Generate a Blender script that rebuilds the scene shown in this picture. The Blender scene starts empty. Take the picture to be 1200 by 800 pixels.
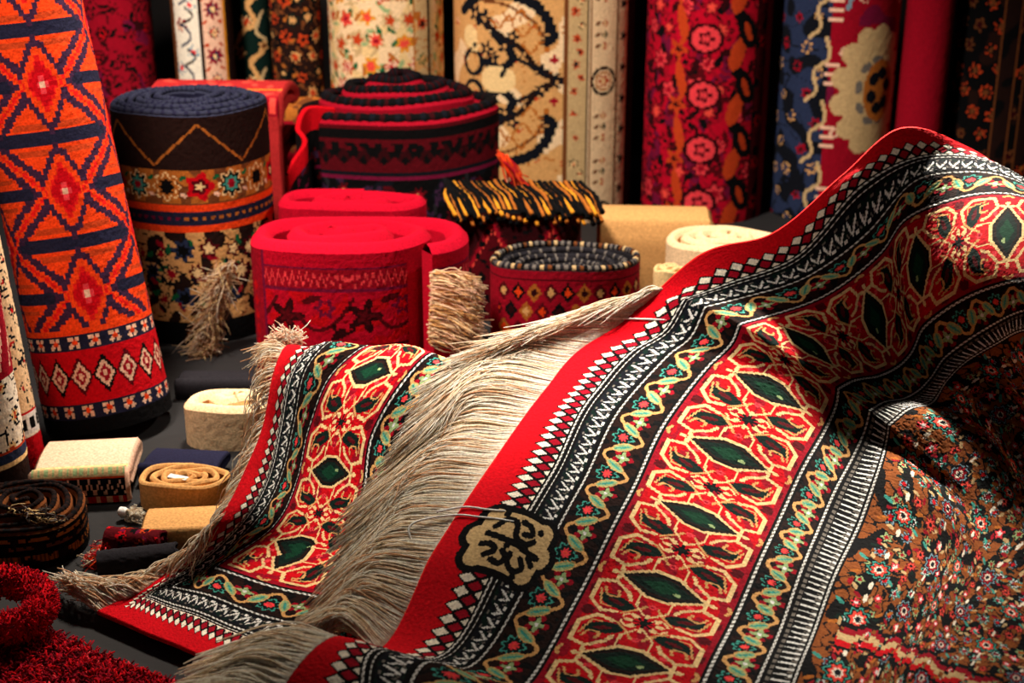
import bpy, math, random
import numpy as np
from mathutils import Vector, Matrix, Euler
rng = np.random.default_rng(7)
random.seed(7)
PI = math.pi
scene = bpy.context.scene
col = scene.collection
scene.view_settings.view_transform = 'Standard'
scene.view_settings.look = 'None'
scene.view_settings.gamma = 1.0
scene.view_settings.use_curve_mapping = False
scene.view_settings.exposure = 0.0

# ------------------------------------------------------------------ camera
PITCH, CAMH, FPX = math.radians(20), 1.0, 1600.0
cd = bpy.data.cameras.new('camera'); cam = bpy.data.objects.new('camera', cd); col.objects.link(cam)
cam.location = (0, 0, CAMH); cam.rotation_euler = (PI/2 - PITCH, 0, 0)
cd.sensor_width = 36; cd.lens = 36*FPX/1200; cd.clip_start = 0.05; cd.clip_end = 50
cd.dof.use_dof = True; cd.dof.focus_distance = 1.95; cd.dof.aperture_fstop = 4.6
scene.camera = cam
_c, _s = math.cos(PITCH), math.sin(PITCH)

def P(x, y, Y):                       # a point seen at photo position x, y that stands Y metres away
    a, b = (x-600)/FPX, (400-y)/FPX
    d = np.array((a, _c+_s*b, -_s+_c*b)); t = Y/d[1]
    return np.array((0, 0, CAMH)) + d*t

def PZ(x, y, z):                      # the same, for a known height
    a, b = (x-600)/FPX, (400-y)/FPX
    d = np.array((a, _c+_s*b, -_s+_c*b)); t = (z-CAMH)/d[2]
    return np.array((0, 0, CAMH)) + d*t

# ------------------------------------------------------------------ yarns
YARN = {
 'red': (194, 5, 20), 'crimson': (150, 8, 30), 'dark_red': (84, 6, 16), 'deep_red': (48, 5, 10), 'scarlet': (225, 26, 22),
 'cream': (236, 200, 140), 'ivory': (240, 228, 206), 'white': (228, 226, 220), 'navy': (30, 30, 52), 'ink': (15, 17, 24),
 'black': (9, 8, 9), 'orange': (238, 66, 18), 'rust': (190, 62, 24), 'pink': (232, 62, 70), 'teal': (62, 150, 135),
 'green': (18, 92, 52), 'dark_green': (9, 30, 24), 'leaf': (150, 172, 118), 'tan': (212, 158, 96), 'brown': (112, 62, 30),
 'dark_brown': (34, 17, 13), 'gold': (222, 146, 38), 'purple': (58, 32, 58), 'grey': (112, 104, 96), 'charcoal': (36, 34, 38),
 'blue': (38, 48, 76), 'sand': (240, 206, 160), 'pale_blue': (120, 150, 165), 'coral': (232, 74, 60), 'straw': (200, 168, 118),
 'ochre': (176, 100, 36), 'fringe_white': (252, 240, 226), 'fringe_ivory': (250, 228, 202), 'fringe_sand': (232, 194, 156), 'slate': (46, 48, 66), 'plum': (112, 14, 50), 'carmine': (186, 6, 36), 'moss': (12, 56, 36), 'amber': (138, 74, 32), 'brick': (178, 40, 40), 'blush': (236, 190, 160),
}
KEYS = list(YARN); ID = {k: i for i, k in enumerate(KEYS)}
def lin(c):
    c = c/255; return c/12.92 if c <= .04045 else ((c+.055)/1.055)**2.4
_mats = {}
def wool(k):
    """wool yarn: a slightly uneven dye and a fibre bump"""
    if k in _mats: return _mats[k]
    m = bpy.data.materials.new('wool_'+k); m.use_nodes = True
    nt = m.node_tree; n = nt.nodes; L = nt.links
    b = n['Principled BSDF']; b.inputs['Roughness'].default_value = .95
    b.inputs['Specular IOR Level'].default_value = .08
    r, g, bl = (lin(v) for v in YARN[k])
    tc = n.new('ShaderNodeTexCoord')
    nz = n.new('ShaderNodeTexNoise'); nz.inputs['Scale'].default_value = 260; nz.inputs['Detail'].default_value = 2
    L.new(tc.outputs['Object'], nz.inputs['Vector'])
    rp = n.new('ShaderNodeValToRGB')
    rp.color_ramp.elements[0].position = .3; rp.color_ramp.elements[1].position = .72
    rp.color_ramp.elements[0].color = (r*.72, g*.70, bl*.70, 1)
    rp.color_ramp.elements[1].color = (min(1, r*1.15), min(1, g*1.15), min(1, bl*1.15), 1)
    L.new(nz.outputs['Fac'], rp.inputs['Fac']); L.new(rp.outputs['Color'], b.inputs['Base Color'])
    bp = n.new('ShaderNodeBump'); bp.inputs['Strength'].default_value = .35; bp.inputs['Distance'].default_value = .002
    L.new(nz.outputs['Fac'], bp.inputs['Height']); L.new(bp.outputs['Normal'], b.inputs['Normal'])
    if k.startswith('fringe'):        # loose yarn lets some light through
        tr = n.new('ShaderNodeBsdfTranslucent'); mx = n.new('ShaderNodeMixShader'); mx.inputs['Fac'].default_value = .5
        L.new(rp.outputs['Color'], tr.inputs['Color']); L.new(b.outputs['BSDF'], mx.inputs[1]); L.new(tr.outputs['BSDF'], mx.inputs[2])
        L.new(mx.outputs['Shader'], n['Material Output'].inputs['Surface'])
    _mats[k] = m; return m

# ------------------------------------------------------------------ mesh building
class Geo:
    def __init__(self): self.v = []; self.q = []; self.m = []; self.n = 0
    def add(self, v, q, m):
        v = np.asarray(v, float).reshape(-1, 3); q = np.asarray(q, np.int64).reshape(-1, 4)
        m = np.full(len(q), ID[m], np.int32) if isinstance(m, str) else np.asarray(m, np.int32).reshape(-1)
        self.v.append(v); self.q.append(q+self.n); self.m.append(m); self.n += len(v)
    def grid(self, p, m, flip=False, wrap=False):
        nu, nv = p.shape[:2]; i = np.arange(nu*nv).reshape(nu, nv)
        if wrap: i = np.concatenate([i, i[:, :1]], 1)
        q = np.stack([i[:-1, :-1], i[1:, :-1], i[1:, 1:], i[:-1, 1:]], -1)
        if flip: q = q[..., ::-1]
        self.add(p, q, m)
    def tube(self, pts, rad, m, sides=6, cap=True):
        pts = np.asarray(pts, float); N = len(pts)
        rad = np.full(N, rad) if np.isscalar(rad) else np.asarray(rad)
        t = np.gradient(pts, axis=0); t /= np.linalg.norm(t, axis=1)[:, None]+1e-12
        up = np.array((.13, .21, .97)); a = np.cross(t, up); a /= np.linalg.norm(a, axis=1)[:, None]+1e-9
        b = np.cross(t, a); th = np.arange(sides)*2*PI/sides
        g = pts[:, None]+rad[:, None, None]*(np.cos(th)[None, :, None]*a[:, None]+np.sin(th)[None, :, None]*b[:, None])
        if cap:
            g = np.concatenate([np.repeat(pts[:1, None], sides, 1), g, np.repeat(pts[-1:, None], sides, 1)], 0)
            if not isinstance(m, str): m = np.concatenate([m[:1], m, m[-1:]])
        if not isinstance(m, str): m = np.repeat(m, sides)
        self.grid(g, m, wrap=True)
    def build(self, name, loc=(0, 0, 0), parent=None, rot=(0, 0, 0), smooth=True):
        v = np.concatenate(self.v); q = np.concatenate(self.q); m = np.concatenate(self.m)
        me = bpy.data.meshes.new(name)
        me.vertices.add(len(v)); me.vertices.foreach_set('co', v.astype(np.float32).ravel())
        me.loops.add(len(q)*4); me.loops.foreach_set('vertex_index', q.astype(np.int32).ravel())
        me.polygons.add(len(q)); me.polygons.foreach_set('loop_start', np.arange(0, len(q)*4, 4, dtype=np.int32))
        used = np.unique(m); mp = np.zeros(len(KEYS), np.int32)
        for i, u in enumerate(used): me.materials.append(wool(KEYS[u])); mp[u] = i
        me.polygons.foreach_set('material_index', mp[m])
        me.polygons.foreach_set('use_smooth', np.full(len(q), smooth))
        me.update(calc_edges=True); me.validate()
        o = bpy.data.objects.new(name, me); col.objects.link(o)
        o.location = loc; o.rotation_euler = rot
        if parent: o.parent = parent
        return o

def tag(o, label, cat, group=None):
    o['label'] = label; o['category'] = cat
    if group: o['group'] = group
    return o

def hermite(t, p, tq):
    """smooth curve through p (n, ...) at parameters t, read at tq"""
    t = np.asarray(t, float); p = np.asarray(p, float)
    d = np.diff(p, axis=0)/np.diff(t).reshape((-1,)+(1,)*(p.ndim-1))
    h = np.diff(t).reshape((-1,)+(1,)*(p.ndim-1))
    m = np.empty_like(p); m[0] = d[0]; m[-1] = d[-1]
    m[1:-1] = (d[:-1]*h[1:]+d[1:]*h[:-1])/(h[1:]+h[:-1])
    k = np.clip(np.searchsorted(t, tq, 'right')-1, 0, len(t)-2)
    sh = (-1,)+(1,)*(p.ndim-1)
    H = (t[k+1]-t[k]).reshape(sh); x = ((tq-t[k])/(t[k+1]-t[k])).reshape(sh)
    return ((1+2*x)*(1-x)**2*p[k] + x*(1-x)**2*H*m[k] + x*x*(3-2*x)*p[k+1] + x*x*(x-1)*H*m[k+1])

def normals(g):
    n = np.cross(np.gradient(g, axis=0), np.gradient(g, axis=1)); return n/(np.linalg.norm(n, axis=2)[..., None]+1e-12)

# ------------------------------------------------------------------ pattern drawing, in metres on the cloth
def tri(x): x = np.mod(x, 1.0); return 1-np.abs(2*x-1)          # 0..1..0
class Cloth:
    def __init__(self, s, v, base):
        self.s = np.asarray(s); self.v = np.asarray(v); self.a = np.full((len(s), len(v)), ID[base], np.int32)
    @property
    def SV(self): return self.s[:, None]+0*self.v[None], self.v[None]+0*self.s[:, None]
    def put(self, mask, c): self.a[mask] = ID[c]
    def win(self, s0, s1, v0, v1):
        i0, i1 = np.searchsorted(self.s, (s0, s1)); j0, j1 = np.searchsorted(self.v, (v0, v1))
        return slice(i0, i1), slice(j0, j1)
    def _w(self, cs, cv, r):
        a, b = self.win(cs-r, cs+r, cv-r, cv+r)
        return (a, b), self.s[a][:, None]-cs, self.v[b][None]-cv
    def band(self, v0, v1, c): _, b = self.win(-9, 9, v0, v1); self.a[:, b] = ID[c]
    def stripe(self, s0, s1, c): a, _ = self.win(s0, s1, -9, 9); self.a[a] = ID[c]
    def ell(self, cs, cv, rs, rv, c, rot=0):
        k, x, y = self._w(cs, cv, max(rs, rv)*1.05); co, si = math.cos(rot), math.sin(rot)
        m = ((x*co+y*si)/rs)**2+((y*co-x*si)/rv)**2 < 1; self.a[k][m] = ID[c]
    def dia(self, cs, cv, rs, rv, c, cut=9):
        k, x, y = self._w(cs, cv, max(rs, rv)); q = np.abs(x)/rs+np.abs(y)/rv
        self.a[k][(q < 1) & (np.abs(x) < rs*cut)] = ID[c]
    def ring(self, cs, cv, r, w, c, a0=None, a1=None):
        k, x, y = self._w(cs, cv, r+w); m = np.abs(np.hypot(x, y)-r) < w/2
        if a0 is not None: m &= (np.mod(np.arctan2(y, x)-a0, 2*PI) < a1-a0)
        self.a[k][m] = ID[c]
    def rose(self, cs, cv, r, n, cols, depth=.22, ph=0):
        k, x, y = self._w(cs, cv, r*1.3); rr = np.hypot(x, y); th = np.arctan2(y, x)
        R = r*(1-depth+depth*np.cos(n*th+ph))
        for f, c in cols: self.a[k][rr < R*f] = ID[c]
    def line(self, pts, w, c):
        for (x0, y0), (x1, y1) in zip(pts[:-1], pts[1:]):
            a, b = self.win(min(x0, x1)-w, max(x0, x1)+w, min(y0, y1)-w, max(y0, y1)+w)
            X = self.s[a][:, None]-x0; Y = self.v[b][None]-y0
            dx, dy = x1-x0, y1-y0; t = np.clip((X*dx+Y*dy)/(dx*dx+dy*dy+1e-12), 0, 1)
            self.a[a, b][np.hypot(X-t*dx, Y-t*dy) < w/2] = ID[c]
    def curve(self, pts, w, c, n=24):
        p = np.asarray(pts, float); t = np.arange(len(p)); q = hermite(t, p, np.linspace(0, len(p)-1, n)); self.line(q, w, c)

def smooth_noise(S, V, scale, seed, n=9):
    r = np.random.default_rng(seed); o = 0
    for _ in range(n):
        a = r.uniform(0, 2*PI); f = r.uniform(.6, 1.7)*2*PI/scale
        o = o+np.sin((S*math.cos(a)+V*math.sin(a))*f+r.uniform(0, 6.3))
    return o/math.sqrt(n/2)

def persian(cl, seed, base, alt, vine, roses, cell, r, s0=-9, s1=9, v0=-9, v1=9, thr=.9, vw=.12, leaves=()):
    """an all-over floral: ground, blotches of a second ground, winding vines, leaves and rosettes"""
    R = np.random.default_rng(seed); a, b = cl.win(s0, s1, v0, v1); sub = cl.a[a, b]
    if sub.size == 0: return
    S = cl.s[a][:, None]; V = cl.v[b][None]
    sub[:] = ID[base]
    nz = smooth_noise(S, V, cell*1.7, seed); n2 = smooth_noise(S, V, cell*1.3, seed+1)
    if alt: sub[nz > thr] = ID[alt]
    if vine: sub[np.abs(n2) < vw] = ID[vine]
    ss = np.arange(cl.s[a][0], cl.s[a][-1]+cell, cell); vv = np.arange(cl.v[b][0], cl.v[b][-1]+cell, cell)
    for i, x in enumerate(ss):
        for j, y in enumerate(vv):
            x_ = x+(cell/2 if j % 2 else 0)+R.uniform(-.15, .15)*cell; y_ = y+R.uniform(-.15, .15)*cell
            if not (s0+r < x_ < s1-r and v0+r*.6 < y_ < v1-r*.6): continue
            for c in leaves:
                if R.random() < .8:
                    t = R.uniform(0, 2*PI); cl.ell(x_+cell*.42*math.cos(t), y_+cell*.42*math.sin(t), r*.55, r*.24, c, t+.9)
            k = roses[R.integers(len(roses))]
            cl.rose(x_, y_, r*R.uniform(.75, 1.15), int(R.integers(5, 9)), k, ph=R.uniform(0, 6))

# ------------------------------------------------------------------ the big knotted rug's design
def floral_band(cl, p, v0, v1, S, V):
    t = (V-v0)/(v1-v0); inb = (t > 0) & (t < 1)
    mean = .5+.38*np.sin(2*PI*S/p)
    w = v1-v0
    cl.put(inb, 'dark_brown'); cl.put(inb & (smooth_noise(S, V, .02, 3) > .4), 'black')
    n0, n1 = int(math.floor(cl.s[0]/p))-1, int(math.ceil(cl.s[-1]/p))+1
    slope = .36*w*2*PI/p*np.cos(2*PI*S/p)
    cl.put(inb & (np.abs(t-mean)*w/np.sqrt(1+slope**2) < .0028), 'tan')
    for k in range(n0, n1):
        a = (k+.25)*p; b = (k+.75)*p                # bays
        cl.rose(a, v0+w*.40, w*.30, 8, [(1, 'teal'), (.8, 'ink'), (.66, 'dark_green'), (.42, 'pink')], .16)
        cl.ell(a, v0+w*.40, .003, .003, 'coral')
        for q in range(5):
            th = q*2*PI/5+.3; cl.ell(b+.012*math.cos(th), v0+w*.60+.013*math.sin(th), .005, .005, 'crimson')
        cl.ell(b, v0+w*.60, .013, .004, 'leaf'); cl.ell(b, v0+w*.60, .004, .012, 'leaf'); cl.ell(b, v0+w*.6, .003, .003, 'white')
        for e in (0, .5):
            c = (k+e)*p; sg = 1 if e == 0 else -1
            cl.ell(c, v0+w*.5, .0085, w*.28, 'tan', -sg*.5); cl.ell(c, v0+w*.5, .0065, w*.25, 'leaf', -sg*.5); cl.ell(c, v0+w*.5, .002, w*.2, 'teal', -sg*.5)

def main_band(cl, p, v0, v1, ph, S, V, base='red'):
    mid = (v0+v1)/2; h = (v1-v0)/2
    inb = (V > v0) & (V < v1)
    cl.put(inb, 'crimson'); cl.put(inb & (np.abs(V-mid) < h*.86), base); cl.put(inb & (np.abs(V-mid) < h*.86) & (smooth_noise(S, V, .04, 91) > .75), 'crimson')
    n0, n1 = int(math.floor((cl.s[0]-ph)/p))-1, int(math.ceil((cl.s[-1]-ph)/p))+1
    for k in range(n0, n1):
        c = ph+k*p
        def pt(x, y): return (c+x*p, mid+y*h)
        for sx in (-1, 1):
            for sy in (-1, 1):
                # dark ground pockets, chevron bracket along the guard line, scrolls
                cl.ell(*pt(.33*sx, .47*sy), p*.07, h*.30, 'dark_green', .35*sx*sy)
                cl.ell(*pt(.33*sx, .47*sy), p*.022, h*.13, 'dark_red', .35*sx*sy)
                cl.line([pt(.10*sx, .60*sy), pt(.14*sx, .84*sy), pt(.36*sx, .84*sy), pt(.47*sx, .62*sy), pt(.44*sx, .40*sy)], p*.034, 'cream')
                cl.line([pt(0, .58*sy), pt(.09*sx, .60*sy), pt(.19*sx, .36*sy), pt(.26*sx, .30*sy)], p*.028, 'cream')
                cl.curve([pt(.20*sx, .70*sy), pt(.27*sx, .63*sy), pt(.26*sx, .48*sy), pt(.20*sx, .50*sy)], p*.02, 'tan')
                cl.curve([pt(.28*sx, .08*sy), pt(.36*sx, .18*sy), pt(.44*sx, .34*sy)], p*.02, 'tan')
                cl.line([pt(.0, .95*sy), pt(.05*sx, .90*sy)], p*.03, 'tan')
                cl.line([pt(.22*sx, .76*sy), pt(.40*sx, .66*sy), pt(.40*sx, .52*sy)], p*.016, 'tan')
                cl.line([pt(.15*sx, .22*sy), pt(.30*sx, .20*sy), pt(.40*sx, .05*sy)], p*.016, 'cream')
                cl.curve([pt(.47*sx, .30*sy), pt(.42*sx, .22*sy), pt(.46*sx, .14*sy)], p*.016, 'cream')
                cl.ell(*pt(.48*sx, .80*sy), p*.035, h*.10, 'dark_red'); cl.ell(*pt(.12*sx, .42*sy), p*.02, h*.06, 'pink')
                cl.ell(*pt(.24*sx, .90*sy), p*.05, h*.035, 'dark_red')
            cl.rose(*pt(.27*sx, 0), p*.035, 6, [(1, 'pink'), (.5, 'crimson')])
        # eight pointed star half way
        x, y = pt(.5, 0)
        for q in range(8):
            th = q*PI/4; cl.ell(x+p*.095*math.cos(th), y+p*.095*math.sin(th), p*.034, p*.018, 'cream', th)
        cl.rose(x, y, p*.075, 8, [(1, 'black'), (.35, 'dark_green')], .3)
        # the long leaf
        for f, cc in ((1.42, 'cream'), (1.16, 'black'), (1.0, 'dark_brown'), (.82, 'dark_green')):
            cl.dia(c, mid, p*.165*f, h*.52*(f**.6), cc, cut=.76)
        cl.dia(c, mid, p*.08, h*.26, 'moss'); cl.ell(*pt(.03, .2), p*.018, h*.05, 'leaf')
        cl.ell(*pt(0, .68), p*.022, h*.06, 'cream'); cl.ell(*pt(0, -.68), p*.022, h*.06, 'cream')

def teeth(cl, v0, v1, p, S, V):
    t = (V-v0)/(v1-v0); inb = (t > -.12) & (t < 1)
    k = 1.55; a = S/p+t*k; b = S/p-t*k
    n = np.floor(a)-np.floor(b)
    fa = np.abs(np.mod(a+.5, 1)-.5); fb = np.abs(np.mod(b+.5, 1)-.5); e = (fa < .13) | (fb < .13)
    cl.put(inb & (n <= 0), 'red'); cl.put(inb & (n == 1), 'ivory'); cl.put(inb & (n == 2), 'crimson'); cl.put(inb & (n >= 3), 'ivory')
    cl.put(inb & e & (n >= 1) & (n <= 3) & (t > -.05) & (t < .9), 'black')
    cl.put((t > -.12) & (t <= 0), 'red')

def guard(cl, v, w=.0036, c='white'):
    cl.band(v-w/2-.0035, v+w/2+.0035, 'black'); S, V = cl.SV; m = np.abs(V-v) < w/2
    cl.put(m, c); cl.put(m & (np.mod(S/.0095+V/.006, 1) < .42), 'grey')

def squiggle(cl, v0, v1, p, S, V):
    t = (V-v0)/(v1-v0); inb = (t > 0) & (t < 1); cl.put(inb, 'ink'); cl.put(inb & (smooth_noise(S, V, .02, 5) > .6), 'dark_green')
    z = tri(S/p); f = np.mod(S/p, 1)
    cl.put(inb & (np.abs(t-(.2+.55*z)) < .10) & (f > .06) & (f < .86), 'white')
    cl.put(inb & (np.abs(t-(.82-.45*tri(S/p+.2))) < .05) & (np.mod(S/.006, 1) < .55), 'grey')
    cl.put(inb & (np.abs(t-.82) < .07) & (np.abs(f-.15) < .16), 'white')
    cl.put(inb & (np.abs(t-.16) < .06) & (np.abs(f-.75) < .12), 'grey')

def hatch(cl, v0, v1, p, S, V):
    t = (V-v0)/(v1-v0); inb = (t > 0) & (t < 1); cl.put(inb, 'black')
    f = np.abs(np.mod(S/p, 1)-.5)
    cl.put(inb & (f < .05+.17*t) & (t > .3), 'white'); cl.put(inb & (f > .40) & (t > .72), 'grey'); cl.put(inb & (np.abs(t-.17) < .07) & (f < .3), 'grey')
    cl.put(inb & (np.abs(f-.38+.25*t) < .07) & (t > .45) & (t < .8), 'black')

def big_roses(cl, seed):
    R = np.random.default_rng(seed+5); lo = max(cl.s[0], .2)
    for x in np.arange(lo, cl.s[-1], .14):
        for i, y in enumerate(np.arange(.56, 1.35, .115)):
            x_ = x+(.07 if i % 2 else 0)+R.uniform(-.015, .015); r = R.uniform(.026, .036)
            cl.rose(x_, y, r, 8, [(1, 'black'), (.86, ('teal', 'pale_blue')[i % 2]), (.74, 'black'), (.60, ('crimson', 'coral')[(i+1) % 2]), (.36, 'ivory'), (.24, 'ink')], .14)
            for q in range(6): cl.ell(x_+r*1.5*math.cos(q*1.05), y+r*1.5*math.sin(q*1.05), .010, .004, ('ivory', 'teal', 'ochre')[q % 3], q*1.05)
def great_rug(s, v, w=None, phase=0, seed=11, field=True):
    """the whole design; w: distance from the rug's side edge where a corner is in view (bands turn the corner)"""
    def paint(cl):
        S, V = cl.SV
        cl.band(-1, .05, 'red'); teeth(cl, .047, .102, .0195, S, V)
        cl.band(.098, .118, 'black'); tw = np.mod(S/.0095+V/.006, 1) < .42
        for q in (.1032, .1125): cl.put(np.abs(V-q) < .0017, 'white'); cl.put((np.abs(V-q) < .0017) & tw, 'grey')
        squiggle(cl, .118, .157, .021, S, V)
        floral_band(cl, .082, .167, .236, S, V); cl.band(.155, .168, 'black'); guard(cl, .163)
        if field: persian(cl, seed, 'amber', 'black', 'black', FIELD, .043, .0165, v0=.497, v1=9, thr=.45, vw=.22, leaves=('black', 'black', 'dark_green', 'crimson', 'straw'))
        if field: big_roses(cl, seed)
        main_band(cl, .150, .245, .389, phase, S, V); guard(cl, .241)
        floral_band(cl, .072, .396, .446, S, V); guard(cl, .392)
        hatch(cl, .451, .492, .0125, S, V); guard(cl, .449, .0036); guard(cl, .4955, .004)
    FIELD = [[(1, 'teal'), (.8, 'ink'), (.68, 'white'), (.55, 'black'), (.42, 'crimson')], [(1, 'black'), (.8, 'pink'), (.4, 'white')],
             [(1, 'ink'), (.85, 'pale_blue'), (.66, 'ink'), (.45, 'red')], [(1, 'black'), (.7, 'leaf'), (.4, 'crimson')], [(1, 'dark_red'), (.7, 'coral'), (.35, 'black')]]
    a = Cloth(s, v, 'red'); paint(a)
    if w is None: return a
    b = Cloth(v, w, 'red')            # along the side edge: distance runs with w, position with v
    paint(b)
    m = (w[None]-0*s[:, None])
    return a, b

def sheet(g, p, idx, th, back='dark_red', edge='red', sub=6, flip=False, jit=.0003):
    """a woven sheet: knots on the face, a plain back and an edge all round"""
    n = normals(p)*(-1 if flip else 1)
    g.grid(p+n*rng.normal(0, jit, p.shape[:2])[..., None], idx, flip=flip)
    b = p-n*th
    iu = np.unique(np.r_[np.arange(0, p.shape[0], sub), p.shape[0]-1]); iv = np.unique(np.r_[np.arange(0, p.shape[1], sub), p.shape[1]-1])
    g.grid(b[np.ix_(iu, iv)], back, flip=not flip)
    mid = lambda a, c, nn: (a+c)/2
    for A, B, o in ((p[0], b[0], p[0]-p[1]), (p[-1], b[-1], p[-1]-p[-2]), (p[:, 0], b[:, 0], p[:, 0]-p[:, 1]), (p[:, -1], b[:, -1], p[:, -1]-p[:, -2])):
        o = o/(np.linalg.norm(o, axis=1)[:, None]+1e-12)*th*.35
        st = np.stack([A, A*.8+B*.2+o, A*.2+B*.8+o, B], 1); g.grid(st, edge)

def strands(name, roots, ctrl, parent, rad=.0011, cols=('cream', 'ivory', 'straw'), seg=8, wave=.004, spread=.006, sides=4, loc=(0, 0, 0), wt=None):
    """fringe: ctrl (n, m, 3) are the way points of every strand after its root"""
    g = Geo(); N = len(roots); c = np.concatenate([roots[:, None], ctrl], 1); m = c.shape[1]
    tq = np.linspace(0, m-1, seg+1)
    for i in range(N):
        q = hermite(np.arange(m), c[i], tq); f = (tq/(m-1))[:, None]
        d = rng.normal(0, spread, 3); a, b = rng.uniform(0, 2*PI, 2)
        q = q+f*d+np.stack([np.sin(f[:, 0]*7+a), np.cos(f[:, 0]*6+b), np.sin(f[:, 0]*5+b)], 1)*wave*f
        g.tube(q-np.asarray(loc), np.linspace(rad, rad*.6, seg+1), random.choices(cols, wt)[0], sides)
    return g.build(name, parent=parent)

# ------------------------------------------------------------------ rolls and folded pieces
class RollShape: pass
def roll(name, label, cat, x, Y, rx, h, ry=None, z0=0, turns=4, th=.011, pat=None, base='red', knot=.004, a0=90, tele=0, top='red', back='dark_red',
         rot=0, lean=(0, 0), taper=0, sq=2.0, group=None, bind=None, bind_r=.5, gap=1.12, wob=0.0, sag=0, telep=1.0, binds=1):
    ry = ry or rx; a0 = math.radians(a0)
    gp = th*gap/min(rx, ry); turns = min(turns, .93/gp)
    R = np.random.default_rng(abs(hash(label)) % 1000 if False else sum(map(ord, label)))
    def path(th_, off=0.0):
        rho = 1-gp*(th_-a0)/(2*PI); c, s = np.cos(th_), np.sin(th_)
        px = rx*np.sign(c)*np.abs(c)**(2/sq); py = ry*np.sign(s)*np.abs(s)**(2/sq)
        w = 1+wob*np.sin(3*th_+1)+wob*.7*np.sin(5*th_+2)
        q = np.stack([px*rho*w, py*rho*w], -1)
        if off:
            nn = np.stack([c/rx, s/ry], -1); nn /= np.linalg.norm(nn, axis=-1)[..., None]; q = q-nn*off
        return q
    def ztop(th_):
        f = (th_-a0)/(2*PI); return h+tele*(np.clip(f-.15, 0, 9)/max(turns-1, 1))**telep+.0022*np.sin(th_*3.1+f*2)+sag*np.sin(th_)
    def lift(q, z):
        k = 1-taper*np.clip(z/h, 0, 1.2)
        return np.concatenate([q*k[..., None], z[..., None]], -1)
    # the outer turn, knot by knot
    per = 2*PI*math.sqrt((rx*rx+ry*ry)/2); n1 = max(48, int(per/knot)); nz = max(4, int(h/knot))
    tt = np.linspace(a0, a0+2*PI, n1+1); q = path(tt)
    arc = np.r_[0, np.cumsum(np.hypot(*np.diff(q, axis=0).T))]
    front = -PI/2+2*PI*math.ceil((a0+PI/2)/(2*PI)-1e-9); s = arc-np.interp(front, tt, arc)
    zf = np.linspace(0, 1, nz+1); Z = zf[None]*ztop(tt)[:, None]
    g = Geo()
    cl = Cloth((s[1:]+s[:-1])/2, (zf[1:]+zf[:-1])/2*h, base)
    if pat: pat(cl)
    grd = lift(np.repeat(q[:, None], nz+1, 1), Z)
    nrm = normals(grd); grd = grd+nrm*rng.normal(0, .0004, grd.shape[:2])[..., None]
    g.grid(grd, cl.a)
    # everything further in, coarse
    nt = int(64*turns); ta = np.linspace(a0, a0+2*PI*turns, nt+1); q0 = path(ta); q1 = path(ta, th); zt = ztop(ta)
    inner = np.stack([lift(q1, zt*0), lift(q1, zt*.5), lift(q1, zt-.003)], 1); g.grid(inner, back, flip=True)
    k = ta >= a0+2*PI-1e-6
    if k.sum() > 2: g.grid(np.stack([lift(q0[k], zt[k]*0), lift(q0[k], zt[k]*.5), lift(q0[k], zt[k]-.001)], 1), top)
    qm = (q0+q1)/2
    tops = np.stack([lift(q0, zt-.0005), lift(q0*.75+q1*.25, zt+th*.28), lift(qm, zt+th*.38), lift(q0*.25+q1*.75, zt+th*.28), lift(q1, zt-.003)], 1)
    g.grid(tops, top)
    e = np.stack([lift(q0[:1], zt[:1]*0), lift(q1[:1], zt[:1]*0)], 1); e2 = np.stack([lift(q0[:1], zt[:1]), lift(q1[:1], zt[:1])], 1)
    g.grid(np.concatenate([e, e2], 0), top)
    if isinstance(x, tuple): X = x[0]
    else: X = (x-600)/FPX*(Y*_c+(CAMH-h*.5-z0)*_s)
    o = g.build(name, (X, Y, z0), rot=(math.radians(lean[0]), math.radians(lean[1]), math.radians(rot)))
    tag(o, label, cat, group)
    if bind:
        b = Geo(); pm = lift(qm, zt+th*.3); seg = max(8, int(turns*130)); tb = np.linspace(0, len(pm)-1, seg+1)
        pb = hermite(np.arange(len(pm)), pm, tb)
        mm = np.array([ID[bind[i % len(bind)] if binds == 1 or tb[i] < 66 else bind[1] if i % 5 else bind[0]] for i in range(seg+1)])
        rr = th*bind_r*(1+.12*np.sin(np.arange(seg+1)*2.4)); b.tube(pb, rr, mm[:len(pb)], 7)
        b.build('edge_binding', parent=o)
    o_info[o.name] = (path, ztop, tt)
    return o
o_info = {}

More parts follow.
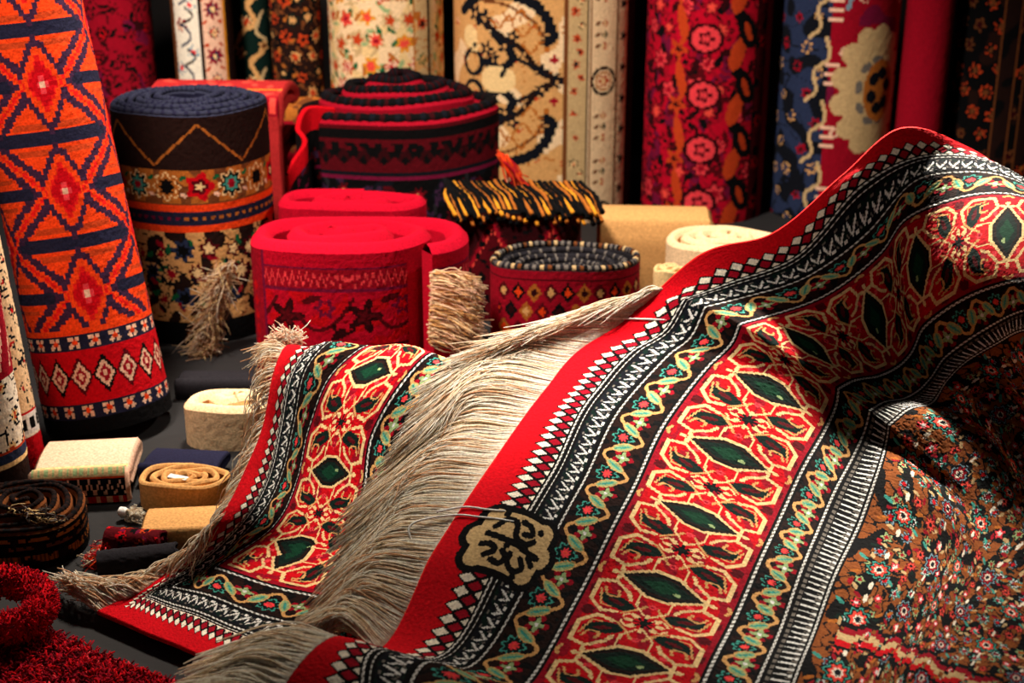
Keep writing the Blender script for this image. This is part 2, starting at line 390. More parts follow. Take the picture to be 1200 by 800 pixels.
def folded(name, label, cat, x, y, z0, L, D, layers, th, pat=None, base='cream', side='cream', rot=0, knot=.004, group=None, tilt=(0, 0), bulge=.3, Y=None, bow=0.0, skew=0.0):
    """a cloth folded back and forth: L along x, D deep, so many layers high; its top layer and front fold are woven knot by knot"""
    pts = []; r = th/2*1.05
    for k in range(layers):
        z = (k+.5)*th*1.05; ys = np.linspace(-D/2+r, D/2-r, 14)
        if k % 2 == (layers-1) % 2: ys = ys[::-1]
        jitter = rng.uniform(-.03, .03)*D
        for i_, q in enumerate(ys): pts.append((q+(jitter if i_ in (0, 13) else jitter*.4), z+bulge*th*math.sin(PI*i_/13)*(k/layers)))
        if k < layers-1:
            e = pts[-1][0]; sg = 1 if e > 0 else -1
            for a in (30, 60, 90, 120, 150):
                A = math.radians(a); pts.append((e+sg*r*math.sin(A), z+r*(1-math.cos(A))))
    # finish with a wrap down the front face, which carries the woven pattern
    pts = np.array(pts)
    sg = 1
    e = pts[-1]
    H = layers*th*1.05
    wrap = [(-D/2-r*.3, H*.93), (-D/2-r*.9, H*.75), (-D/2-r*1.0, H*.45), (-D/2-r*.7, H*.04)]
    pts = np.concatenate([pts, wrap])
    arc = np.r_[0, np.cumsum(np.hypot(*np.diff(pts, axis=0).T))]
    g = Geo()
    i0 = len(pts)-len(wrap)-14
    fine = np.linspace(arc[i0], arc[-1], max(10, int((arc[-1]-arc[i0])/knot))+1); pf = hermite(arc, pts, fine)
    nx = max(6, int(L/knot)); xs = np.linspace(-L/2, L/2, nx+1)
    def lay(p, xx, off=0):
        t = np.gradient(p, axis=0); n = np.stack([t[:, 1], -t[:, 0]], 1); n /= np.linalg.norm(n, axis=1)[:, None]+1e-9
        p = p+n*off
        z = p[None, :, 1]*(1-bow*(2*xx[:, None]/L)**2)
        return np.stack([np.repeat(xx[:, None], len(p), 1)+skew*p[None, :, 0], np.repeat(p[None, :, 0], len(xx), 0), z], -1)
    cl = Cloth((xs[1:]+xs[:-1])/2, fine[1:]*.5+fine[:-1]*.5-fine[-1], base)      # v runs from -(length) to 0 at the front bottom
    if pat: pat(cl)
    q = lay(pf, xs); g.grid(q, cl.a, flip=True)
    xc = np.linspace(-L/2, L/2, 9); pc = pts[:i0+1]
    g.grid(lay(pc, xc), side, flip=True)
    for w_ in (pts,):
        g.grid(lay(w_, xc, -th*.42), side)
        for xx in (-L/2, L/2):
            A = lay(w_, np.array([xx])); B = lay(w_, np.array([xx]), -th*.42)
            bu = (A+B)/2; bu[..., 0] += math.copysign(th*.2, xx)
            g.grid(np.concatenate([A, bu, B], 0), side)
    c = P(x, y, Y) if Y else PZ(x, y, z0)
    o = g.build(name, (c[0], c[1], z0), rot=(math.radians(tilt[0]), math.radians(tilt[1]), math.radians(rot)))
    return tag(o, label, cat, group)

# ------------------------------------------------------------------ setting
def setting(name, verts, quads, rgb, scale=8, rough=.9):
    m = bpy.data.materials.new(name+'_surface'); m.use_nodes = True; n = m.node_tree.nodes; L = m.node_tree.links
    b = n['Principled BSDF']; b.inputs['Roughness'].default_value = rough
    tc = n.new('ShaderNodeTexCoord'); nz = n.new('ShaderNodeTexNoise'); nz.inputs['Scale'].default_value = scale; nz.inputs['Detail'].default_value = 8
    rp = n.new('ShaderNodeValToRGB'); c = [lin(v) for v in rgb]
    rp.color_ramp.elements[0].color = (*[v*.5 for v in c], 1); rp.color_ramp.elements[1].color = (*[v*1.4 for v in c], 1)
    bp = n.new('ShaderNodeBump'); bp.inputs['Strength'].default_value = .3; bp.inputs['Distance'].default_value = .01
    L.new(tc.outputs['Object'], nz.inputs['Vector']); L.new(nz.outputs['Fac'], rp.inputs['Fac']); L.new(rp.outputs['Color'], b.inputs['Base Color'])
    L.new(nz.outputs['Fac'], bp.inputs['Height']); L.new(bp.outputs['Normal'], b.inputs['Normal'])
    me = bpy.data.meshes.new(name); me.from_pydata(verts, [], quads); me.materials.append(m)
    o = bpy.data.objects.new(name, me); col.objects.link(o); o['kind'] = 'structure'; return o
BOX = [(0, 1, 2, 3), (7, 6, 5, 4), (0, 4, 5, 1), (1, 5, 6, 2), (2, 6, 7, 3), (3, 7, 4, 0)]
def boxv(x0, x1, y0, y1, z0, z1): return [(x0, y0, z0), (x0, y1, z0), (x1, y1, z0), (x1, y0, z0), (x0, y0, z1), (x0, y1, z1), (x1, y1, z1), (x1, y0, z1)]
setting('floor', boxv(-3, 3, -1, 5, -.1, 0), BOX, (15, 12, 13), 12)
setting('wall_back', boxv(-3, 3, 4.6, 4.75, 0, 2.6), BOX, (26, 20, 20), 6)


# ------------------------------------------------------------------ the big rug heaped in front
VS = [0, .10, .163, .24, .393, .448, .496, .95, 1.4]
ROWS = [
 [(1310,300,2.2),(1305,298,2.17),(1303,302,2.14),(1300,306,2.03),(1300,352,1.76),(1300,385,1.72),(1300,408,1.70),(1370,560,1.48),(1500,680,1.35)],
 [(1215,232,2.2),(1208,213,2.16),(1205,217,2.11),(1202,230,2.03),(1200,329,1.80),(1200,364,1.765),(1200,388,1.745),(1300,560,1.51),(1470,690,1.35)],
 [(1133,171,2.19),(1133,183,2.16),(1130,203,2.115),(1120,230,2.06),(1130,350,1.885),(1150,387,1.845),(1165,404,1.82),(1270,570,1.535),(1450,690,1.34)],
 [(1055,151,2.17),(1070,184,2.14),(1070,213,2.11),(1062,254,2.07),(1085,384,1.94),(1110,417,1.895),(1133,424,1.86),(1250,585,1.55),(1440,700,1.33)],
 [(990,203,2.15),(1010,216,2.12),(1017,272,2.09),(1033,296,2.05),(1067,417,1.915),(1090,444,1.87),(1107,447,1.84),(1240,600,1.53),(1430,710,1.32)],
 [(905,274,2.13),(933,300,2.10),(945,323,2.07),(967,345,2.03),(1033,439,1.89),(1060,467,1.85),(1090,474,1.82),(1235,618,1.51),(1420,725,1.31)],
 [(815,303,2.115),(850,332,2.085),(870,347,2.06),(900,370,2.02),(1000,447,1.88),(1033,474,1.84),(1062,484,1.805),(1230,632,1.50),(1410,735,1.30)],
 [(752,358,2.10),(801,352,2.065),(826,360,2.04),(866,380,2.00),(983,455,1.865),(1019,480,1.82),(1042,498,1.79),(1225,645,1.49),(1400,750,1.29)],
 [(722,382,2.075),(780,387,2.045),(812,392,2.02),(857,400,1.985),(980,474,1.845),(1013,503,1.80),(1039,518,1.775),(1205,662,1.475),(1390,765,1.27)],
 [(683,407,2.03),(740,412,2.00),(783,416,1.98),(830,425,1.95),(968,502,1.81),(1000,533,1.76),(1033,543,1.735),(1180,680,1.45),(1370,790,1.24)],
 [(640,455,1.93),(695,460,1.905),(733,472,1.88),(783,488,1.85),(938,558,1.725),(975,582,1.68),(1014,597,1.65),(1150,712,1.41),(1350,815,1.21)],
 [(577,543,1.75),(645,553,1.72),(680,568,1.695),(733,588,1.66),(893,655,1.555),(938,673,1.52),(975,685,1.50),(1115,765,1.33),(1310,850,1.15)],
 [(510,645,1.57),(583,662,1.545),(619,680,1.52),(674,700,1.495),(848,752,1.40),(902,766,1.375),(941,776,1.355),(1080,830,1.23),(1280,900,1.06)],
 [(440,762,1.405),(507,772,1.385),(547,785,1.37),(615,800,1.345),(805,840,1.265),(860,850,1.24),(905,857,1.225),(1045,900,1.12),(1250,960,.97)],
 [(388,746,1.33),(437,757,1.325),(497,775,1.315),(585,808,1.28),(780,870,1.19),(835,880,1.17),(880,890,1.15),(1020,940,1.05),(1220,1000,.92)],
 [(327,812,1.25),(420,825,1.24),(470,838,1.225),(560,862,1.19),(755,920,1.10),(810,935,1.08),(855,945,1.06),(1000,990,.98),(1200,1050,.86)],
]
CP = np.array([[P(*q) for q in r] for r in ROWS])
low = CP[-1].copy(); low[:, 2] = .012; low[:, 1] -= .06
CP = np.concatenate([CP, low[None]], 0)
ks = np.r_[0, np.cumsum(np.linalg.norm(np.diff(CP[:, 1:5], axis=0), axis=2).mean(1))]
SROW = ks
BASE2 = np.array((.25, 1.62, 0))
CR = 7                                              # the row where the cloth folds sharply
def creased(s):
    s = np.atleast_1d(s); a = hermite(ks[:CR+1], CP[:CR+1], np.minimum(s, ks[CR])); b = hermite(ks[CR:], CP[CR:], np.maximum(s, ks[CR]))
    return np.where((s < ks[CR])[:, None, None], a, b)
def big_point(s, v):                                # arrays of the same length
    g = creased(s); return np.array([hermite(VS, g[i], np.atleast_1d(np.atleast_1d(v)[i]))[0] for i in range(len(g))])
su = np.linspace(0, ks[-1], int(ks[-1]/.0019)+1)
vv = np.r_[np.arange(0, .51, .0018), np.arange(.51, 1.4001, .003)]
G1 = creased(su); big = hermite(VS, G1.transpose(1, 0, 2), vv).transpose(1, 0, 2)
# a gentle sag and ripple so that the cloth does not look pressed
rip = .0025*np.sin(su[:, None]*26+vv[None]*9)+.002*np.sin(vv[None]*31-su[:, None]*11)
big = big+normals(big)*(rip*np.clip(vv[None]/.1, 0, 1))[..., None]
sc, vc = (su[1:]+su[:-1])/2, (vv[1:]+vv[:-1])/2
PH = SROW[11]+.0
cl = great_rug(sc, vc, phase=SROW[10]+.86*(SROW[11]-SROW[10]))
# the woven cartouche with its two lines of script
cs_, cv_, ha, hb = SROW[11]+.78*(SROW[12]-SROW[11]), .103, .058, .062
def loc(a, b): return (cs_+b*ha, cv_+a*hb)
for gr, cc in ((.011, 'black'), (0, 'straw')):
    for (a, b, ra, rb) in ((0, 0, .80, .86), (0, 0, .97, .52)):
        i, j = cl.win(cs_-rb*ha-gr, cs_+rb*ha+gr, cv_-ra*hb-gr, cv_+ra*hb+gr); cl.a[i, j] = ID[cc]
    for a in (-1, 1):
        for b in (-1, 1): cl.ell(*loc(a*.72, b*.64), .016+gr, .016+gr, cc)
    cl.ell(*loc(-.95, 0), .018+gr, .014+gr, cc); cl.ell(*loc(.95, 0), .018+gr, .014+gr, cc)
for st in ([(-.62,-.34),(-.42,-.62),(-.14,-.58),(-.05,-.34),(.04,-.16),(.36,-.12),(.55,-.30)], [(.02,-.66),(.28,-.62),(.42,-.44),(.20,-.34)], [(-.72,-.10),(-.2,-.02),(.3,.02),(.84,.06)],
           [(-.72,.24),(-.50,.20),(-.34,.36),(-.52,.52)], [(-.30,.62),(-.06,.66),(.02,.44),(-.14,.30)], [(.10,.30),(.16,.56),(.42,.68),(.62,.50),(.44,.30)], [(.62,.16),(.80,.30)]):
    cl.curve([loc(a, b) for a, b in st], .0105, 'black', 30)
for a, b in ((-.5, -.78), (.62, -.62), (-.1, .12), (.5, .82)): cl.ell(*loc(a, b), .006, .006, 'black')
# a stepped medallion edge crosses the open field
S, V = cl.SV
edge_s = SROW[11]+.36*(SROW[12]-SROW[11])-.07*(V-.5)+.007*np.floor(3*tri(V/.10)); dd = S-edge_s; f = (V > .53)
for a, b, c in ((-.012, .0, 'black'), (.0, .016, 'crimson'), (.016, .034, 'straw'), (.034, .05, 'red'), (.05, .058, 'black')):
    cl.put(f & (dd > a) & (dd < b) & (np.mod(V/.06+.2*np.floor(S/.02), 1) < (.8 if c != 'black' else 2)), c)
gg = Geo(); sheet(gg, big-BASE2, cl.a, .007, 'dark_red', 'scarlet', sub=7)
big_rug = gg.build('draped_rug', BASE2)
tag(big_rug, 'large black, red and cream knotted rug heaped into a ridge, with a cream script cartouche', 'rug')

def at_key(keys, q): return hermite(keys[0], keys[1], q)
# its long cream fringe, falling over the smaller rug
K = [(SROW[6]+.6*(SROW[7]-SROW[6]), (765,345,2.10), (715,366,2.075)), (SROW[7], (705,366,2.085), (632,388,2.03)), (SROW[8], (652,392,2.045), (560,412,1.97)),
     (SROW[9], (600,410,2.01), (512,452,1.905)), (SROW[10], (558,458,1.90), (478,520,1.79)), ((SROW[10]+SROW[11])/2, (530,508,1.825), (440,578,1.715)),
     (SROW[11], (495,556,1.735), (415,618,1.64)), ((SROW[11]+SROW[12])/2, (470,606,1.655), (400,662,1.575)), (SROW[12], (440,656,1.565), (382,710,1.49)),
     (SROW[12]+.55*(SROW[13]-SROW[12]), (415,702,1.485), (366,735,1.445)), (SROW[13], (400,735,1.43), (352,742,1.43))]
kk = (np.array([k[0] for k in K]), np.array([[P(*k[1]), P(*k[2])] for k in K]))
N = 3600
sq_ = np.sort(rng.uniform(kk[0][0], kk[0][-1], N))
roots = big_point(sq_, np.full(N, .002))-np.array((0, 0, .003)); ctl = at_key(kk, sq_)
clump = .6*np.sin(sq_*150)+.6*np.sin(sq_*61+1); ln = rng.uniform(.72, 1.12, N)+.06*clump
mid = roots+(ctl[:, 0]-roots)*rng.uniform(.9, 1.1, N)[:, None]; mid[:, 2] += .005+rng.uniform(-.002, .007, N)
tip = roots+(ctl[:, 1]-roots)*ln[:, None]; tip[:, 2] += rng.uniform(-.004, .010, N); tip[:, 0] += .006*clump
tip[:, 1] += rng.normal(0, .008, N)
strands('fringe', roots, np.stack([mid, tip], 1), big_rug, .0011, ('fringe_white', 'fringe_ivory', 'fringe_sand'), 10, .004, .005, 4, BASE2, (5, 5, 1))
K2 = [(SROW[14]-.01, (335,738,1.37), (250,768,1.42)), (SROW[14]+.4*(SROW[15]-SROW[14]), (305,760,1.34), (228,788,1.38)), (SROW[15], (280,800,1.29), (210,815,1.33)), (SROW[15]+.06, (265,850,1.22), (205,850,1.27))]
kk = (np.array([k[0] for k in K2]), np.array([[P(*k[1]), P(*k[2])] for k in K2])); N = 520
sq_ = np.sort(rng.uniform(kk[0][0], kk[0][-1], N)); roots = big_point(sq_, np.full(N, .002)); ctl = at_key(kk, sq_)
mid = ctl[:, 0]+rng.normal(0, .004, (N, 3)); tip = roots+(ctl[:, 1]-roots)*rng.uniform(.75, 1.1, N)[:, None]; tip[:, 2] = np.maximum(tip[:, 2], .02)
strands('fringe', roots, np.stack([mid, tip], 1), big_rug, .0012, ('fringe_white', 'fringe_white', 'fringe_ivory'), 8, .005, .006, 4, BASE2)
D_ = SROW[12]-SROW[11]
for on, off in (([(.60, .088), (.61, .06), (.625, .03), (.64, .003)], [(505,613,1.625),(482,621,1.61),(481,636,1.595),(497,664,1.57)]), ([(.52, .066), (.535, .04), (.55, .003)], [(512,606,1.632)]), ([(-1, .0), (-1, .05), (-1, .10), (-1, .15)], [])):
    fr = np.array([a for a, b in on]); sv = np.where(fr < 0, SROW[8]-.012, SROW[11]+fr*D_); a_ = big_point(sv, np.array([b for a, b in on])); a_[:, 2] += .003
    g = Geo(); pp = np.array(list(a_)+[P(*q)+np.array((0, 0, .008)) for q in off]); g.tube(hermite(np.arange(len(pp)), pp, np.linspace(0, len(pp)-1, 30))-BASE2, .0016, 'white', 5)
    o = g.build('loose_thread', parent=big_rug); o['label'] = 'loose white warp thread'

# ------------------------------------------------------------------ the smaller rug under the fringe
V1 = [0, .10, .163, .24, .393, .448, .55]
W1 = [0, .10, .163, .24, .345, .455, .54, .61, .68, .80]      # from the side edge at the bottom up over the hump
def zrow(z, *q): return [PZ(x, y, z) for x, y in q]
def yrow(Y, *q): return [P(x, y, Y+.006*i-.0*i) for i, (x, y) in enumerate(q)]
R1 = [zrow(.022, (115,715),(150,730),(172,740),(200,751),(262,778),(290,790),(340,810)), zrow(.028, (142,702),(170,701),(187,706),(217,717),(290,745),(320,757),(370,775)),
      zrow(.036, (165,690),(186,688),(202,686),(235,695),(330,727),(362,738),(412,758)), zrow(.05, (203,661),(226,664),(240,665),(252,667),(368,700),(400,710),(450,732)),
      yrow(1.715, (258,606),(285,608),(300,610),(318,618),(408,642),(440,650),(490,668)), yrow(1.80, (291,545),(316,550),(331,553),(348,560),(427,575),(458,582),(508,600)),
      yrow(1.865, (310,496),(328,496),(344,497),(362,500),(438,508),(466,516),(520,535)), yrow(1.925, (321,440),(340,437),(357,436),(385,442),(470,452),(500,460),(550,476)),
      yrow(1.99, (336,407),(366,404),(386,403),(426,404),(505,414),(535,424),(590,440))]
bk = np.array(R1[-1])+np.array((.01, .13, -.10)); R1 = np.array(R1+[list(bk)])
w1 = np.linspace(0, W1[-1], 400); v1 = np.linspace(0, V1[-1], 276)
g1 = hermite(W1, R1, w1); g1 = hermite(V1, g1.transpose(1, 0, 2), v1).transpose(1, 0, 2)
g1 = g1+normals(g1)*(.003*np.sin(v1[None]*38+w1[:, None]*7)*np.clip(w1[:, None]/.2, 0, 1))[..., None]
g1[..., 2] = np.maximum(g1[..., 2], .008)
wc, vc1 = (w1[1:]+w1[:-1])/2, (v1[1:]+v1[:-1])/2
A = great_rug(wc, vc1, phase=.475, field=False).a; B = great_rug(vc1, wc, phase=.315, field=False).a.T
idx = np.where(wc[:, None] < vc1[None], B, A)
idx[(wc[:, None] < .03) | (vc1[None] < .03)] = ID['red']
BASE1 = np.array((-.25, 1.75, 0)); gg = Geo()
sheet(gg, g1-BASE1, idx, .007, 'dark_red', 'red', sub=6, flip=True)
small_rug = gg.build('draped_rug', BASE1)
tag(small_rug, 'smaller red and dark green bordered rug draped under the long cream fringe', 'rug')
def small_point(w, v):
    g = hermite(W1, R1, w); return np.array([hermite(V1, g[i], np.array([v]))[0] for i in range(len(w))])
N = 620; wq = np.sort(np.r_[rng.uniform(.10, .72, 470), rng.uniform(0, .12, 150)])
rt = small_point(wq, .002); rt[:, 2] -= .003
out = np.array([(.0, (-.035,.03,.012), (-.065,.07,.008)), (.06, (-.04,.025,.015), (-.075,.055,.008)), (.14, (-.03,.01,.01), (-.07,.02,-.004)), (.3, (-.02,-.008,-.012), (-.035,-.025,-.04)), (.5, (-.02,-.01,-.02), (-.028,-.02,-.05)), (.64, (-.02,-.005,-.006), (-.032,-.012,-.04)), (.70, (-.03,.0,.006), (-.055,.0,-.006))], dtype=object)
ow = np.array([float(o[0]) for o in out]); oc = np.array([[o[1], o[2]] for o in out], float)
oc = hermite(ow, oc, wq)*rng.uniform(.8, 1.25, N)[:, None, None]
ct = rt[:, None]+oc; ct[..., 2] = np.maximum(ct[..., 2], .012)
strands('fringe', rt, ct, small_rug, .0012, ('fringe_ivory', 'fringe_white', 'fringe_sand'), 6, .006, .008, 4, BASE1)

def tuft(name, parent, pts, n, lens, cols, rad=.0015, dirs=(0, -1, 0), spread=.02):
    """a bunch of strands hanging from the line pts"""
    pts = np.array(pts); rt = hermite(np.arange(len(pts)), pts, np.sort(rng.uniform(0, len(pts)-1, n)))
    d = np.array(dirs, float); L = rng.uniform(*lens, n)[:, None]
    rt = rt+rng.normal(0, .003, rt.shape)
    mid = rt+d*L*.5+rng.normal(0, spread*.3, (n, 3)); tip = rt+d*L+rng.normal(0, spread*.6, (n, 3)); tip[:, 2] = np.maximum(tip[:, 2]-L[:, 0]*.1, .006)
    loc_ = np.array(parent.matrix_basis.inverted()) if parent else None
    f = lambda a: (np.concatenate([a, np.ones((*a.shape[:-1], 1))], -1) @ loc_.T)[..., :3] if parent else a
    return strands(name, f(rt), f(np.stack([mid, tip], 1)), parent, rad, cols, 6, .007, .006, 4)
tuft('fringe', small_rug, [P(322, 408, 2.02), P(336, 404, 2.04), P(350, 404, 2.05)], 260, (.02, .04), ('fringe_ivory', 'blush', 'fringe_white'), .0011, (-.15, .35, .45), .012)

# ------------------------------------------------------------------ standing rolls along the back
BACK = 'rolls standing along the back'
def X_(px, Y, z=.35): return ((px-600)/FPX*(Y*_c+(CAMH-z)*_s),)
def back(label, px, r_px, pat, base, **k):
    k['group'] = BACK; r = r_px*.00232; Y = k.pop('Y', 3.70+r); k.setdefault('knot', .005)
    return roll('rolled_rug', label, 'rug', X_(px, Y), Y, r, k.pop('h', 1.05), turns=3, th=.012, pat=pat, base=base, **k)

ROSE_RED = [[(1, 'black'), (.75, 'crimson'), (.4, 'deep_red')], [(1, 'deep_red'), (.6, 'red'), (.3, 'black')]]
back('dark crimson rolled rug with blackish flowers standing behind the orange kilim', 143, 47, lambda c: persian(c, 21, 'crimson', 'plum', 'deep_red', ROSE_RED, .065, .024, thr=.7, leaves=('deep_red', 'black')), 'crimson')
def p_cream(c):
    persian(c, 5, 'ivory', None, None, [[(1, 'pale_blue'), (.75, 'ivory'), (.4, 'pink')], [(1, 'crimson'), (.7, 'blush'), (.35, 'ink')]], .06, .02, s1=.005)
    c.stripe(.004, .012, 'dark_brown'); c.stripe(.012, .08, 'blush')
    for i, z in enumerate(np.arange(.03, 1, .062)):
        c.rose(.043, z, .026 if i % 2 else .017, 8, [[(1, 'ink'), (.8, 'red'), (.55, 'cream'), (.3, 'crimson')], [(1, 'crimson'), (.6, 'blue'), (.3, 'cream')]][i % 2]); c.ell(.022, z+.03, .009, .004, 'rust', .6); c.ell(.063, z+.03, .009, .004, 'rust', -.6)
    c.stripe(.075, .082, 'gold'); c.stripe(.082, .4, 'dark_brown'); c.stripe(-.9, -.075, 'brown')
    for z in np.arange(.05, 1, .11):
        c.curve([(-.05, z), (-.02, z+.02), (-.03, z+.045), (-.055, z+.06)], .006, 'blue'); c.curve([(-.04, z+.06), (-.01, z+.08), (-.03, z+.1)], .006, 'dark_brown')
back('ivory rolled rug with small blue and red flowers standing beside the dark green roll', 245, 38, p_cream, 'ivory')
def p_green(c):
    persian(c, 8, 'dark_green', None, None, [[(1, 'tan'), (.6, 'brown')], [(1, 'cream'), (.7, 'rust')]], .09, .02)
    for z in np.arange(-.02, 1, .16):
        c.curve([(-.05, z), (-.015, z+.05), (.02, z+.07), (.0, z+.12), (.035, z+.15)], .014, 'tan'); c.curve([(.05, z+.02), (.02, z+.05), (.04, z+.1)], .01, 'straw')
back('dark green rolled rug with tan scrolls standing right of the ivory roll', 300, 26, p_green, 'dark_green', Y=3.95)
back('dark brown rolled rug with tan and red sprigs standing left of the yellow flowered roll', 352, 33, lambda c: persian(c, 9, 'dark_brown', 'black', 'brown', [[(1, 'tan'), (.6, 'rust')], [(1, 'rust'), (.5, 'black')], [(1, 'dark_green'), (.6, 'tan')]], .05, .018, leaves=('brown', 'ochre')), 'dark_brown', Y=3.86)
def p_yellow(c):
    persian(c, 10, 'sand', 'cream', 'straw', [[(1, 'ochre'), (.8, 'coral'), (.4, 'crimson')], [(1, 'rust'), (.7, 'blush'), (.35, 'red')], [(1, 'gold'), (.6, 'coral')], [(1, 'straw'), (.6, 'rust')]], .062, .026, thr=.5, vw=.1, leaves=('leaf', 'ochre', 'green'))
    c.stripe(.085, .092, 'ochre'); persian(c, 13, 'straw', 'tan', 'ochre', [[(1, 'rust'), (.5, 'dark_brown')], [(1, 'green'), (.6, 'tan')]], .05, .018, s0=.092, s1=.16)
    c.stripe(.135, .142, 'dark_brown')
back('pale yellow rolled rug scattered with coral flowers standing behind the spiral black roll', 456, 71, p_yellow, 'sand')
def p_medal(c):
    px = .00232
    def q(x, y): return ((x-638)*px, (95-y)*px*1.05+.40)
    persian(c, 14, 'tan', 'sand', 'ochre', [[(1, 'rust'), (.6, 'straw')]], .09, .012, thr=.8, vw=.035)
    for s in (1, -1):                           # the lobed medallion, mirrored about its middle line
        def Q(x, y): return q(x, 95+s*(y-95))
        c.curve([Q(527, 22), Q(560, 4), Q(600, 4), Q(630, 18), Q(645, 45), Q(638, 52)], .028, 'ink', 40)
        c.curve([Q(545, 20), Q(580, 45), Q(610, 62), Q(625, 80), Q(650, 95)], .016, 'dark_brown', 40)
        c.curve([Q(560, 10), Q(590, 14), Q(622, 30), Q(636, 50)], .008, 'brown', 40)
        c.curve([Q(575, 45), Q(598, 68), Q(585, 82), Q(560, 76)], .022, 'ink', 30)
        for (x, y, r) in ((550, 25, .026), (598, 48, .02), (575, 70, .018), (650, 93, .018), (612, 66, .014), (562, 30, .030), (590, 58, .026), (566, 62, .024), (632, 84, .020)): c.rose(*Q(x, y), r, 5, [(1, 'ink'), (.3, 'tan')], .3)
        for (x, y) in ((600, 22), (615, 38), (585, 30), (624, 56)): c.curve([Q(x-14, y), Q(x-4, y+9), Q(x+8, y-4), Q(x+14, y+6)], .006, 'ochre', 16)
        c.rose(*Q(646, 72), .014, 4, [(1, 'crimson')], .3); c.ell(*Q(580, 92), .05, .03, 'cream'); c.ell(*Q(540, 50), .028, .03, 'cream'); c.curve([Q(640, 100), Q(600, 118), Q(585, 100)], .012, 'ink', 20); c.ring(*Q(545, 78), .032, .014, 'ink')
    for z in np.arange(-.1, 1.2, .62):
        c.rose(*q(548, 60), .02, 6, [(1, 'cream'), (.5, 'ink')])
    x0 = (658-638)*px
    c.stripe(x0, x0+.008, 'brown'); c.stripe(x0+.008, .5, 'sand')
    persian(c, 15, 'straw', None, None, [[(1, 'dark_brown'), (.7, 'cream'), (.4, 'rust')], [(1, 'rust'), (.5, 'ink')]], .034, .012, s0=x0+.012, s1=x0+.062)
    c.stripe(x0+.062, x0+.067, 'dark_brown'); c.stripe(x0+.072, x0+.076, 'brown')
    cx = x0+.115
    for k, z in enumerate(np.arange(.02, 1.1, .125)):
        zz = z*1.0
        if k % 3 == 0:
            c.ring(cx, zz, .036, .008, 'dark_brown'); c.ring(cx, zz, .024, .005, 'ochre')
            c.rose(cx, zz, .018, 6, [(1, 'rust'), (.6, 'cream')])
        else:
            for dz in (-.03, 0, .03): c.rose(cx+.004*math.sin(dz*90), zz+dz, .011, 5, [(1, 'rust' if dz else 'ink'), (.45, 'cream')]); c.ell(cx-.02, zz+dz, .009, .005, 'brown', .6)
    c.stripe(cx+.043, cx+.048, 'brown'); c.stripe(cx+.075, .6, 'sand')
    for z in np.arange(0, 1.1, .085):
        c.rose(cx+.072, z, .017, 5, [(1, 'ink')], .35)
    c.stripe(cx+.096, cx+.4, 'dark_brown')
back('broad tan rolled rug with a black scrolled medallion and cream flower border', 638, 113, p_medal, 'tan', sq=2.6)
def p_scar(c):
    persian(c, 17, 'carmine', 'plum', 'crimson', [[(1, 'black'), (.8, 'crimson'), (.45, 'coral')], [(1, 'dark_red'), (.7, 'pink'), (.4, 'crimson')], [(1, 'deep_red'), (.7, 'carmine'), (.3, 'black')]], .075, .036, thr=.5, vw=.22, leaves=('black', 'dark_red', 'deep_red'))
    R = np.random.default_rng(4)
    for z in np.arange(.0, 1, .15):                       # an arabesque column of rust and a darker one beside it
        c.rose(-.11, z+.03, .030, 5, [(1, 'rust'), (.4, 'deep_red')], .3, 1); c.ell(-.10, z+.10, .014, .05, 'rust', .2); c.ell(-.035, z+.06, .05, .042, 'deep_red'); c.ell(-.035, z+.06, .040, .033, 'pink'); c.rose(-.035, z+.06, .024, 5, [(1, 'dark_red'), (.5, 'pink')])
        c.ell(.055, z+.02, .022, .045, 'rust', -.3); c.ell(.085, z+.08, .028, .05, 'black', .4); c.ell(.085, z+.08, .010, .028, 'rust', .4); c.ell(.06, z+.12, .02, .016, 'black')
    c.stripe(.115, .12, 'black'); c.stripe(.12, .4, 'crimson')
    persian(c, 18, 'dark_red', 'black', 'deep_red', [[(1, 'red'), (.5, 'black')]], .055, .02, s0=.122, s1=.17)
back('scarlet rolled rug with orange and black palmettes standing right of the tan roll', 829, 77, p_scar, 'red')
def p_blue(c):
    persian(c, 19, 'crimson', 'plum', None, [[(1, 'blush'), (.5, 'crimson')]], .12, .014, thr=1.1)
    persian(c, 20, 'blue', 'ink', 'ink', [[(1, 'tan'), (.7, 'blue')], [(1, 'crimson'), (.5, 'ink')]], .07, .018, s1=-.06, thr=.2)
    for z in np.arange(0, 1.1, .17):
        c.curve([(-.12, z), (-.09, z+.03), (-.10, z+.08), (-.06, z+.12), (-.07, z+.17)], .010, 'straw')
        for d in (0, .025, .05): c.ell(-.05, z+.05+d, .022, .006, 'blush')
    for zc in (.37, 1.1, -.2):
        for k in range(13):
            t = k*2*PI/13; c.ell(.075+.098*math.cos(t), zc+.15*math.sin(t), .03, .03, 'straw')
        c.ell(.075, zc, .10, .15, 'straw')
        for k in range(9): t = k*2*PI/9+.2; c.ell(.08+.055*math.cos(t), zc+.085*math.sin(t), .011, .018, 'grey', t)
        c.ell(.095, zc, .056, .084, 'ochre')
        for t in (0.3, 1.35, 2.4, 3.45, 4.5, 5.5): c.ell(.095+.03*math.cos(t), zc+.048*math.sin(t), .016, .019, 'ink', t)
        c.curve([(-.02, zc+.22), (.0, zc+.30), (.04, zc+.26), (.07, zc+.3)], .012, 'pale_blue')
back('crimson rolled rug with a straw coloured medallion and a dark blue border', 979, 72, p_blue, 'crimson')
back('plain crimson rolled rug without pattern standing right of the medallion roll', 1082, 30, lambda c: c.put(c.SV[0] > .055, 'plum'), 'crimson', Y=3.79)
